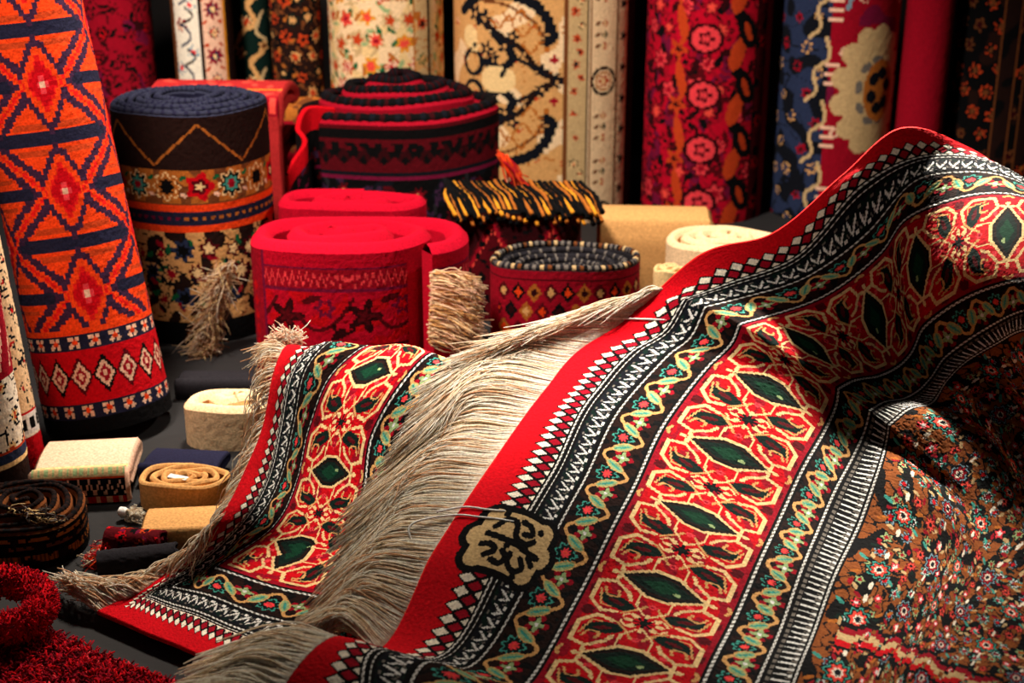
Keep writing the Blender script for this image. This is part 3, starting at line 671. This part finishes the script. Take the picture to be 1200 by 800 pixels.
def p_dark(c):
    persian(c, 23, 'black', 'dark_brown', None, [[(1, 'rust'), (.75, 'black'), (.5, 'brown')], [(1, 'brown'), (.6, 'deep_red')]], .06, .02)
    for a, b, sd in ((-.07, -.035, 24), (-.005, .04, 25), (.06, .10, 26)):
        c.stripe(a-.005, b+.005, 'brown'); persian(c, sd, 'dark_brown', 'black', None, [[(1, 'rust'), (.7, 'black'), (.45, 'ochre')], [(1, 'ochre'), (.6, 'dark_red')]], .05, .019, s0=a, s1=b)
back('blackish brown rolled rug with rust striped borders standing at the far end of the row', 1178, 66, p_dark, 'black')

# ------------------------------------------------------------------ orange kilim and its neighbours
def p_kilim(c):
    S, V = c.SV; c.a[:] = ID['orange']
    W, PP, ar = .165, .180, .028
    base = .245; kk_ = (PP/2)/(W-2*ar); st = .0052
    cx = np.round((S-.045)/(2*W))*2*W+.045; X = np.abs(S-cx); Yv = np.abs(np.mod(V-base+PP/2, PP)-PP/2)
    X = np.floor(X/st)*st+st/2; Yv = np.floor(Yv/st)*st+st/2
    e = Yv-(X-ar)*kk_; far = e < 0
    Xn = np.where(far, W-X, X); Yn = np.where(far, PP/2-Yv, Yv); e = np.abs(e)      # either this column or its half-dropped neighbour
    c.put((e > .010) & (e < .027), 'purple'); c.put(e <= .010, 'orange'); c.put(e < .004, 'scarlet')
    c.put((Yn > PP/2-.0115) & (e > .02), 'navy')
    c.put((np.abs(Yn-PP/2+.022) < .003) & (e > .034), 'rust')
    d = Xn/.030+Yn/.050
    c.put((d < 1.75) & (d > 1.3), 'purple'); c.put(d < 1.36, 'orange'); c.put(d < 1.0, 'scarlet'); c.put(d < .86, 'red'); c.put(d < .36, 'pink'); c.put(d < .17, 'blush')
    c.put((V > .178) & (V < .186), 'orange')
    m = V < .178; c.put(m, 'scarlet')
    def dots(v0, v1, p):
        c.put((V > v0) & (V < v1), 'navy'); vm = (v0+v1)/2
        for s in np.arange(-.5, .5, p):
            for e in (-1, 1):
                for d in (-1, 1): c.ell(s+e*.006, vm+d*.006, .0045, .0045, 'blush')
            c.ell(s, vm, .005, .005, 'orange')
    dots(.150, .178, .036); dots(.028, .056, .036)
    c.put((V > .056) & (V < .150), 'red')
    for i, s in enumerate(np.arange(-.5, .5, .042)):
        c.dia(s, .103, .022, .036, 'black' if i % 2 else 'dark_red'); c.dia(s, .103, .017, .026, 'blush'); c.dia(s, .103, .011, .017, 'crimson'); c.dia(s, .103, .005, .008, 'blush')
    c.put(V < .028, 'black')
roll('rolled_kilim', 'tall orange flatwoven roll with navy chevrons and diamonds leaning beside the ivory figured roll', 'rug', (P(128, 505, 2.29)[0],), 2.31, .118, 1.15, turns=4, th=.008, pat=p_kilim, base='orange', knot=.0034, lean=(-8, -8.5), taper=.16, z0=.012, top='purple')
def p_edge(c):
    S, V = c.SV
    persian(c, 31, 'ivory', None, 'ink', [[(1, 'ink'), (.7, 'cream'), (.4, 'rust')]], .05, .016, v1=.215, vw=.12)
    c.band(0, .072, 'dark_brown'); c.curve([(.03, .02), (.05, .035), (.03, .045)], .006, 'blush'); c.band(.072, .082, 'cream'); c.band(.082, .095, 'blue'); c.band(.095, .10, 'rust')
    c.band(.215, .40, 'crimson')
    for k in range(8): c.curve([(-.1+.03*k, .23), (-.085+.03*k, .3), (-.1+.03*k, .38)], .004, 'blush')
    persian(c, 32, 'cream', None, 'brown', [[(1, 'ink'), (.6, 'cream')]], .04, .012, v0=.40, v1=.55, vw=.2); c.band(.55, .66, 'crimson'); persian(c, 33, 'sand', None, 'brown', [[(1, 'dark_brown'), (.6, 'sand')]], .04, .012, v0=.66, v1=2, vw=.2)
roll('rolled_rug', 'ivory and crimson figured roll with a dark brown foot beside the orange kilim', 'rug', X_(-30, 2.0, .2), 2.0, .075, 1.0, turns=3, th=.009, pat=p_edge, base='ivory', knot=.004, lean=(0, -2))
def p_edge2(c):
    persian(c, 35, 'sand', None, 'ink', [[(1, 'ink'), (.7, 'sand'), (.4, 'red')]], .045, .014, vw=.14)
    c.band(0, .055, 'red'); c.band(.055, .062, 'ivory'); c.band(.062, .095, 'white')
    for s in np.arange(-.3, .3, .022):
        a, b = c.win(s, s+.014, .068, .090); c.a[a, b] = ID['black']
    c.band(.095, .10, 'red')
roll('rolled_rug', 'slim sand figured roll with a black and white band between two leaning rolls', 'rug', X_(10, 2.135, .15), 2.135, .052, .46, turns=3, th=.009, pat=p_edge2, base='sand', knot=.004, lean=(-2, -5), top='sand')

# ------------------------------------------------------------------ short rolls in the middle
def p_navy(c):
    S, V = c.SV
    c.a[:] = ID['dark_brown']
    persian(c, 41, 'tan', 'dark_brown', 'black', [[(1, 'ink'), (.75, 'tan'), (.5, 'crimson')], [(1, 'dark_red'), (.6, 'cream')], [(1, 'blue'), (.6, 'black')]], .05, .023, v0=.05, v1=.245, thr=.35, leaves=('green', 'crimson', 'ink'))
    c.band(0, .05, 'black'); persian(c, 42, 'black', None, None, [[(1, 'dark_red'), (.5, 'tan')]], .04, .014, v0=.01, v1=.05)
    c.band(.245, .262, 'orange'); c.band(.262, .290, 'navy'); c.band(.290, .305, 'orange'); c.band(.305, .309, 'brown')
    for s in np.arange(-.6, .6, .018): c.ell(s, .276, .005, .004, 'plum' if int(s*1000) % 3 else 'ochre')
    c.band(.309, .375, 'ochre'); c.put((V > .309) & (V < .375) & (smooth_noise(S, V, .07, 4) > .5), 'brown')
    for i, s in enumerate(np.arange(-.5, .5, .068)):
        k = [[(1, 'cream'), (.84, 'black'), (.6, 'teal'), (.35, 'crimson')], [(1, 'cream'), (.85, 'ochre'), (.55, 'black')], [(1, 'red'), (.6, 'dark_red'), (.3, 'cream')]][i % 3]
        c.rose(s, .342, .031, 8 if i % 3 < 2 else 5, k, .15); c.ell(s+.034, .36, .008, .004, 'green', .5); c.ell(s+.034, .325, .007, .004, 'blush', -.5)
    c.put(V > .375, 'dark_brown'); c.put(np.abs(V-(.385+.085*tri(S/.19+.25))) < .003, 'ochre')
navy_roll = roll('rolled_rug', 'drum-shaped roll with a slate blue coiled top and floral bands behind the orange kilim', 'rug', X_(231, 2.89, .3), 2.89, .172, .485, turns=6, th=.016, pat=p_navy, base='dark_brown', knot=.0036, top='slate', back='navy', bind=('slate', 'slate', 'navy'), bind_r=.42, tele=.012, wob=.012)
tuft('fringe', navy_roll, [P(272, 305, 2.70), P(260, 340, 2.695), P(250, 380, 2.69), P(252, 400, 2.69)], 900, (.03, .085), ('fringe_sand', 'straw', 'brown', 'fringe_ivory'), .0011, (-.35, -.42, -.55), .03)

def p_folk(c):
    c.a[:] = ID['brick']; S, V = c.SV; c.put(smooth_noise(S, V, .06, 2) > .8, 'coral')
    c.band(-.425, -.375, 'crimson'); c.band(-.375, 0, 'brick')
    for s in np.arange(-.4, .4, .03):
        a, b = c.win(s, s+.014, -.42, -.38); c.a[a, b] = ID['coral']
    c.band(-.47, -.462, 'gold')
folded('folded_rug', 'coral folded rug with a crimson checked stripe behind the slate topped drum roll', 'rug', 262, 110, 0, .32, .19, 9, .050, p_folk, 'brick', 'brick', -4, .005, Y=3.34)
def p_folk2(c):
    c.a[:] = ID['crimson']; c.band(-.42, -.30, 'ochre'); c.band(-.12, -.10, 'ochre')
    S, V = c.SV; c.put((smooth_noise(S, V, .05, 6) > .7) & (V < -.12), 'brown')
folded('folded_rug', 'crimson and ochre folded rug between the coral folded rug and the spiral black roll', 'rug', 362, 140, 0, .20, .10, 7, .052, p_folk2, 'crimson', 'ochre', 4, .005, Y=3.635)

def p_black(c):
    S, V = c.SV; c.a[:] = ID['black']
    persian(c, 51, 'black', 'ink', None, [[(1, 'dark_red'), (.6, 'crimson'), (.3, 'tan')], [(1, 'purple'), (.6, 'ink')], [(1, 'dark_red'), (.5, 'black')]], .06, .022, v0=.02, v1=.235, leaves=('dark_red', 'purple', 'charcoal'))
    c.band(.238, .246, 'plum'); c.band(.246, .252, 'ink')
    m = (V > .252) & (V < .318); c.put(m & (np.abs(V-.262-.04*tri(S/.05)) < .010), 'deep_red'); c.put(m & (V < .268+.02*tri(S/.05+.5)), 'dark_red'); c.put(m & (V > .30) & (smooth_noise(S, V, .03, 3) > .2), 'dark_red')
    c.band(.318, .326, 'dark_red'); c.band(.345, .36, 'dark_red'); c.band(.0, .02, 'plum')
black_roll = roll('rolled_rug', 'big black roll with a rising spiral top in crimson, before the pale yellow roll', 'rug', X_(470, 3.33, .3), 3.34, .283, .355, ry=.22, turns=5.2, th=.038, pat=p_black, base='black', knot=.0042, top='crimson', back='crimson', tele=.10, telep=.55, gap=1.2, bind=('black', 'ink', 'black', 'deep_red', 'black'), bind_r=.36, wob=.02, a0=60)
# its loose outer end swings out beside it in a red edged bend
g = Geo(); pl = np.array([P(392, 128, 3.22), P(362, 128, 3.18), P(352, 150, 3.12), P(360, 166, 3.08), P(345, 190, 3.05), P(338, 205, 3.04)])
pl = pl-np.array(black_roll.location); q = hermite(np.arange(6), pl, np.linspace(0, 5, 60))
bot = q.copy(); bot[:, 2] = .004; k = np.linspace(0, 1, 50)[None, :, None]; pg = q[:, None]*(1-k)+bot[:, None]*k
ss = np.r_[0, np.cumsum(np.linalg.norm(np.diff(q, axis=0), axis=1))]; cz = Cloth((ss[1:]+ss[:-1])/2, np.linspace(0, .45, 49), 'black')
persian(cz, 52, 'black', 'deep_red', None, [[(1, 'dark_red'), (.6, 'purple')]], .06, .02, leaves=('plum',)); cz.band(-1, .05, 'red')
sheet(g, pg, cz.a, .012, 'black', 'red', sub=5, flip=False); g.build('loose_end', parent=black_roll)

def p_red(c):
    S, V = c.SV; c.a[:] = ID['carmine']; c.put((V < .2) & (smooth_noise(S, V, .05, 77) > .5), 'red')
    c.put((V > .205) & (V < .243), 'crimson'); c.put((V > .205) & (V < .243) & (np.abs(V-.211-.026*tri(S/.014)) < .0045), 'pink')
    c.put((V > .199) & (V < .205), 'plum'); c.put((V > .243) & (V < .247), 'plum'); c.put((V > .085) & (V < .093), 'dark_red')
    c.put((V < .055) & (tri(S/.05) > V/.05), 'crimson')
    for s in np.arange(-.42, .5, .15):
        c.rose(s, .150, .036, 5, [(1, 'deep_red'), (.5, 'dark_red')], .3); c.rose(s+.075, .168, .022, 6, [(1, 'plum'), (.5, 'red')])
        c.curve([(s+.02, .155), (s+.05, .125), (s+.09, .135), (s+.13, .185)], .008, 'dark_red'); c.curve([(s-.02, .125), (s-.05, .11), (s-.06, .135)], .006, 'deep_red')
        c.ell(s+.05, .185, .02, .007, 'dark_red', .3); c.ell(s+.1, .115, .018, .008, 'deep_red', .7)
    c.stripe(-.235, -.165, 'crimson'); c.stripe(-.172, -.166, 'plum'); c.stripe(-.232, -.226, 'plum')
    for v in np.arange(.02, .2, .03): c.dia(-.2, v, .012, .013, 'red')
red_roll = roll('rolled_rug', 'bright red oval roll with a tan end fringe and dark red vine band', 'rug', X_(412, 2.58, .15), 2.58, .24, .275, ry=.15, turns=3, th=.044, pat=p_red, base='carmine', knot=.0034, top='carmine', back='carmine', sq=2.5, gap=1.02, rot=4, tele=.006, a0=-52, wob=.01)
tuft('fringe', red_roll, [P(508, 318, 2.455), P(507, 345, 2.447), P(506, 375, 2.44), P(505, 402, 2.44)], 900, (.075, .095), ('tan', 'fringe_sand', 'sand', 'blush'), .0012, (.95, -.06, -.12), .009)
roll('rolled_rug', 'flat plain red roll lying behind the bright red oval roll', 'rug', X_(425, 2.87, .15), 2.87, .195, .275, ry=.095, turns=3, th=.034, base='carmine', top='carmine', back='carmine', sq=2.6, gap=1.02, knot=.006)

def p_rust(c):
    S, V = c.SV; c.a[:] = ID['dark_red']; c.put(np.abs(V-.10-.12*tri(S/.13)) < .009, 'crimson'); c.put((np.abs(V-.09-.12*tri(S/.13)) < .005) & (np.mod(S/.008, 1) < .6), 'coral'); c.put(V > .09+.12*tri(S/.13)+.03, 'deep_red')
    c.put((smooth_noise(S, V, .03, 8) > 1.0), 'black')
gold_roll = roll('rolled_rug', 'dark red zigzag roll topped with twisted gold and black cords', 'rug', X_(612, 2.98, .15), 2.975, .158, .245, ry=.108, turns=3, th=.022, pat=p_rust, base='dark_red', top='black', back='deep_red', sq=3, rot=0)
g = Geo(); gl = np.array(gold_roll.location)
for i in range(26):
    f = i/25; x = 510+172*f
    for off, c_, rr in ((0, ('gold', 'ochre')[i % 2], .0046), (3.4, 'black', .0062)):
        pts = [P(x-6+off, 217+3*math.sin(i), 3.085), P(x+off, 223, 3.03), P(x+12+off, 234, 2.95), P(x+24+off, 248+random.uniform(-3, 6), 2.872)]
        pp = np.array(pts)-gl; pp[:, 0] = np.clip(pp[:, 0], -.17, .172); pp[:, 2] = np.maximum(pp[:, 2], .262)+random.uniform(0, .006); pp[-1, 2] -= .012+random.uniform(0, .03)
        q = hermite(np.arange(4), pp, np.linspace(0, 3, 22)); g.tube(q, rr*(1+.2*np.sin(np.arange(22)*2.2+i)), c_, 6)
g.build('cord_fringe', parent=gold_roll)
tuft('tassel', gold_roll, [P(583, 178, 3.07), P(592, 186, 3.07), P(602, 196, 3.07)], 60, (.07, .11), ('orange', 'rust', 'crimson'), .0026, (.45, -.1, -.8), .02)

def p_braid(c):
    S, V = c.SV; c.a[:] = ID['crimson']; c.band(.174, .18, 'dark_red')
    for i, s in enumerate(np.arange(-.4, .4, .034)):
        for j, (v, o) in enumerate(((.150, 0), (.110, .017), (.070, 0), (.030, .017))):
            c.dia(s+o, v, .016, .021, ('black', 'ochre', 'dark_red')[(i+j) % 3]); c.dia(s+o, v, .008, .011, ('orange', 'deep_red', 'tan')[(i+j*2) % 3])
    c.band(.0, .008, 'black')
braid = roll('rolled_rug', 'low red roll with a grey braided rim and a black coil inside', 'rug', X_(658, 2.735, .1), 2.735, .172, .196, ry=.125, turns=5, th=.014, pat=p_braid, base='crimson', knot=.0034, top='charcoal', back='charcoal', bind=('grey', 'charcoal', 'grey', 'charcoal', 'straw', 'charcoal', 'brown', 'black'), bind_r=.5, gap=1.3, a0=-140, tele=-.035, telep=.6, binds=6)
folded('folded_rug', 'tan folded rug lying behind the braided rim roll at the foot of the scarlet roll', 'rug', 765, 285, 0, .25, .18, 4, .048, None, 'tan', 'tan', -4, .006, Y=3.16)
roll('rolled_rug', 'cream coiled roll resting between the scarlet roll and the heaped rug', 'rug', X_(850, 2.86, .1), 2.86, .140, .19, ry=.12, turns=4, th=.024, base='sand', top='sand', back='tan', knot=.006, tele=.012)
ct_ = roll('rolled_rug', 'little cream roll tucked between the braided rim roll and the heaped rug', 'rug', X_(783, 2.62, .1), 2.62, .035, .20, turns=3, th=.008, base='cream', top='cream', back='tan', knot=.006, tele=.006)

# ------------------------------------------------------------------ low pieces on the floor at the side
roll('rolled_rug', 'cream flattened roll lying between the orange kilim and the draped rug', 'rug', X_(279, 2.235, .03), 2.235, .122, .066, ry=.075, turns=3, th=.027, base='sand', top='sand', back='tan', knot=.005, sq=2.2, gap=1.02, tele=.012, rot=4, a0=-60)
folded('folded_cloth', 'charcoal folded cloth on the floor before the slate topped drum roll', 'cloth', 258, 445, 0, .15, .07, 2, .022, None, 'charcoal', 'charcoal', 0, .006, Y=2.46)
folded('folded_cloth', 'slate blue folded cloth on the floor in front of the cream folded rug', 'cloth', 217, 535, 0, .125, .08, 2, .020, None, 'navy', 'navy', -6, .006, Y=2.09)
def p_white(c):
    c.a[:] = ID['blush']; S, V = c.SV
    c.band(-.10, -.072, 'cream'); c.band(-.075, -.069, 'black'); c.band(-.068, -.05, 'straw'); c.put((V > -.066) & (V < -.052) & (tri(S/.011) > .55), 'leaf')
    c.band(-.05, -.044, 'rust'); c.band(-.044, -.012, 'ink'); c.put((V > -.044) & (V < -.012) & (np.abs(V+.028-.012*(tri(S/.016)-.5)*2) < .004), 'blush')
    c.band(-.012, .01, 'red'); c.put((V > -.012) & (tri(S/.018) > .6), 'blush')
folded('folded_rug', 'pale pink folded rug with a striped and dotted front edge before the orange kilim', 'rug', 106, 562, 0, .145, .15, 2, .032, p_white, 'blush', 'blush', 7, .0032, Y=2.062)
tan_low = folded('folded_rug', 'tan folded rug with a white string in front of the brown coil', 'rug', 222, 610, 0, .13, .085, 2, .020, None, 'tan', 'tan', 6, .005, Y=1.875)
g = Geo(); g.tube(hermite(np.arange(4), np.array([P(222,640,1.80),(P(240,632,1.80)),(P(258,622,1.81)),(P(275,612,1.83))])-np.array(tan_low.location), np.linspace(0, 3, 16)) @ np.array(tan_low.rotation_euler.to_matrix()), .0024, 'white', 6); g.build('string', parent=tan_low)
coil = roll('rolled_rug', 'brown oval coil with a white paper tag in front of the slate cloth', 'rug', X_(220, 1.99, .04), 1.99, .082, .045, ry=.052, turns=4, th=.010, base='tan', top='tan', back='brown', knot=.005, sq=2.3)
g = Geo(); q = np.array([[(-.03, -.012, .050), (-.026, -.002, .051)], [(.002, -.024, .050), (.006, -.014, .051)]]); sheet(g, q, np.array([[ID['white']]]), .001, 'white', 'white', 1); o = g.build('paper_tag', parent=coil); o['label'] = 'small white paper tag'
def p_drk(c):
    S, V = c.SV; c.a[:] = ID['black']; c.band(.012, .024, 'ochre'); c.put((V > .012) & (V < .024) & (np.mod(S/.006, 1) < .45), 'brown'); c.band(.034, .040, 'brown'); c.band(.047, .052, 'ochre'); c.put((smooth_noise(S, V, .02, 12) > .6), 'dark_brown')
dark_coil = roll('rolled_rug', 'blackish brown flattened coil with gold stitching below the ivory figured roll', 'rug', X_(30, 1.85, .05), 1.85, .102, .058, ry=.10, turns=4.6, th=.014, pat=p_drk, base='black', top='brown', back='dark_brown', knot=.003, sq=2.4, bind=('dark_brown', 'black', 'black', 'dark_brown'), bind_r=.3, gap=1.3, rot=14, tele=.012)
tuft('fringe', dark_coil, [P(10, 598, 1.80), P(30, 604, 1.80), P(48, 612, 1.795)], 70, (.03, .06), ('straw', 'grey', 'dark_brown'), .0012, (.7, -.15, .05), .012)
def p_sm(c): persian(c, 61, 'dark_red', 'black', None, [[(1, 'red'), (.5, 'black')], [(1, 'rust'), (.5, 'ink')]], .03, .011, leaves=('plum',))
small_roll = roll('rolled_rug', 'small dark red patterned roll lying between the blackish coil and the tan folded rug', 'rug', (P(132, 640, 1.83)[0],), 1.81, .022, .085, turns=3, th=.006, pat=p_sm, base='dark_red', knot=.003, lean=(0, 90), rot=-8, z0=.026, top='dark_red')
roll('rolled_rug', 'charcoal roll lying just above the tassels at the corner of the draped rug', 'rug', (P(118, 668, 1.745)[0],), 1.735, .022, .11, turns=3, th=.006, base='charcoal', knot=.004, lean=(0, 90), rot=14, z0=.026, top='charcoal', back='charcoal')

tuft('fringe', small_roll, [P(126, 634, 1.80), P(124, 644, 1.795), P(122, 652, 1.79)], 120, (.02, .045), ('orange', 'crimson', 'pink', 'fringe_ivory'), .0011, (-.55, -.4, -.5), .012)
g = Geo(); q = np.array([(0, 0, .012), (.004, 0, .014), (.010, 0, .013), (.016, 0, .012)]); g.tube(q, [.004, .009, .009, .005], 'white', 10); g.tube(np.array([(.014, 0, .012), (.018, 0, .012)]), .0065, 'ink', 10)
tl = P(148, 604, 1.925); tas = g.build('tassel', (tl[0]-.012, 1.925, 0)); tag(tas, 'small white tassel with a dark binding between the pink and the tan folded rugs', 'tassel')
b_ = tas.location; tuft('strands', tas, [(b_.x+.016, b_.y-.002, .012), (b_.x+.016, b_.y+.003, .012)], 90, (.012, .02), ('fringe_white', 'fringe_ivory'), .0009, (.9, -.3, -.25), .006)

# crimson shag rug, its end rolled into a thick loop
sx = np.linspace(-.12, .36, 60); sy = np.linspace(-.30, .0, 40); c0 = np.array((-.62, 1.575, 0))
XX, YY = np.meshgrid(sx, sy, indexing='ij')
ZZ = .022+.010*np.sin(XX*22+1)*np.cos(YY*19)+.005*np.sin(XX*51)*np.sin(YY*47+1)
ed = np.clip(np.minimum.reduce([XX+.12, .36-XX, YY+.30, .0-YY])/.06, 0, 1); ZZ = .012+(ZZ-.012)*np.sqrt(ed)
g = Geo(); sheet(g, np.stack([XX, YY-.55*XX, ZZ], -1), np.full((59, 39), ID['crimson']), .008, 'dark_red', 'red', 3, jit=.0015)
shag = g.build('shag_rug', tuple(c0)); tag(shag, 'crimson shag rug with its end rolled into a thick loop at the bottom corner', 'rug')
g = Geo(); N = 9500
for i in range(N):
    a, b = rng.uniform(-.11, .35), rng.uniform(-.29, -.005)
    iz = ZZ[min(59, int((a+.12)/.48*59)), min(39, int((b+.30)/.30*39))]; d = rng.normal(0, .003, 2); L = rng.uniform(.006, .012)
    p0 = np.array((a, b-.55*a, iz-.002)); g.tube([p0, p0+(d[0]*.5, d[1]*.5, L*.7), p0+(d[0]*1.6, d[1]*1.6, L)], [.0014, .0014, .0010], random.choices(('red', 'crimson', 'dark_red', 'pink'), (5, 6, 4, .4))[0], 4)
g.build('pile', parent=shag)
g = Geo(); lp = np.array([P(-30, 700, 1.60), P(10, 697, 1.61), P(42, 705, 1.60), P(50, 728, 1.56), P(28, 748, 1.53), P(-10, 752, 1.52), P(-40, 750, 1.52)]); lp[:, 2] += .02
q = hermite(np.arange(7), lp, np.linspace(0, 6, 60))-np.array(shag.location)
g.tube(q, .019+.002*np.sin(np.arange(60)*1.9), 'red', 14)
for i in range(4200):
    k = rng.integers(1, 59); d = rng.normal(0, 1, 3); d /= np.linalg.norm(d); p0 = q[k]+d*.017; g.tube([p0, p0+d*.004, p0+d*.0065+rng.normal(0, .002, 3)], [.0013, .0012, .0009], random.choices(('red', 'crimson', 'dark_red'), (5, 4, 1))[0], 4)
g.build('rolled_end', parent=shag)

# ------------------------------------------------------------------ light
def spot(name, loc, aim, W, size, blend, rad, rgb):
    l = bpy.data.lights.new(name, 'SPOT'); l.energy = W; l.spot_size = math.radians(size); l.spot_blend = blend; l.shadow_soft_size = rad; l.color = rgb
    o = bpy.data.objects.new(name, l); col.objects.link(o); o.location = loc; o.rotation_euler = (Vector(aim)-Vector(loc)).to_track_quat('-Z', 'Y').to_euler(); return o
spot('stall_lamp', (.80, 2.90, 1.22), (-.10, 2.4, .2), 40, 110, .7, .03, (1, .92, .80))
spot('rug_accent', (.86, 2.92, 1.28), (.62, 2.19, .45), 520, 33.5, 1.0, .025, (1, .92, .80))  # added accent: narrow cone brightens the ridge and panel, leaving the bottom dim
spot('fringe_fill', (-.22, 2.62, 1.80), (-.06, 2.08, .22), 230, 27, 1.0, .16, (1, .92, .82))  # added fill, no fixture of the stall: whitens the long fringe
spot('seam_fill', (.08, 2.20, 2.0), (.04, 2.03, .25), 330, 23, 1.0, .12, (1, .92, .82))  # invented overhead spot, tight on the fringe's upper end to lift it
spot('floor_fill', (-.45, 2.75, 1.6), (-.62, 1.88, .0), 220, 50, 1.0, .12, (1, .88, .74))  # extra fill from above and behind, put in to brighten the low pieces
spot('shop_lamp', (-1.0, 1.75, 2.9), (-.2, 3.4, .2), 720, 57, .7, .2, (1, .89, .78))
w = bpy.data.worlds.new('world'); scene.world = w; w.use_nodes = True
w.node_tree.nodes['Background'].inputs['Color'].default_value = (1, .86, .76, 1); w.node_tree.nodes['Background'].inputs['Strength'].default_value = .028
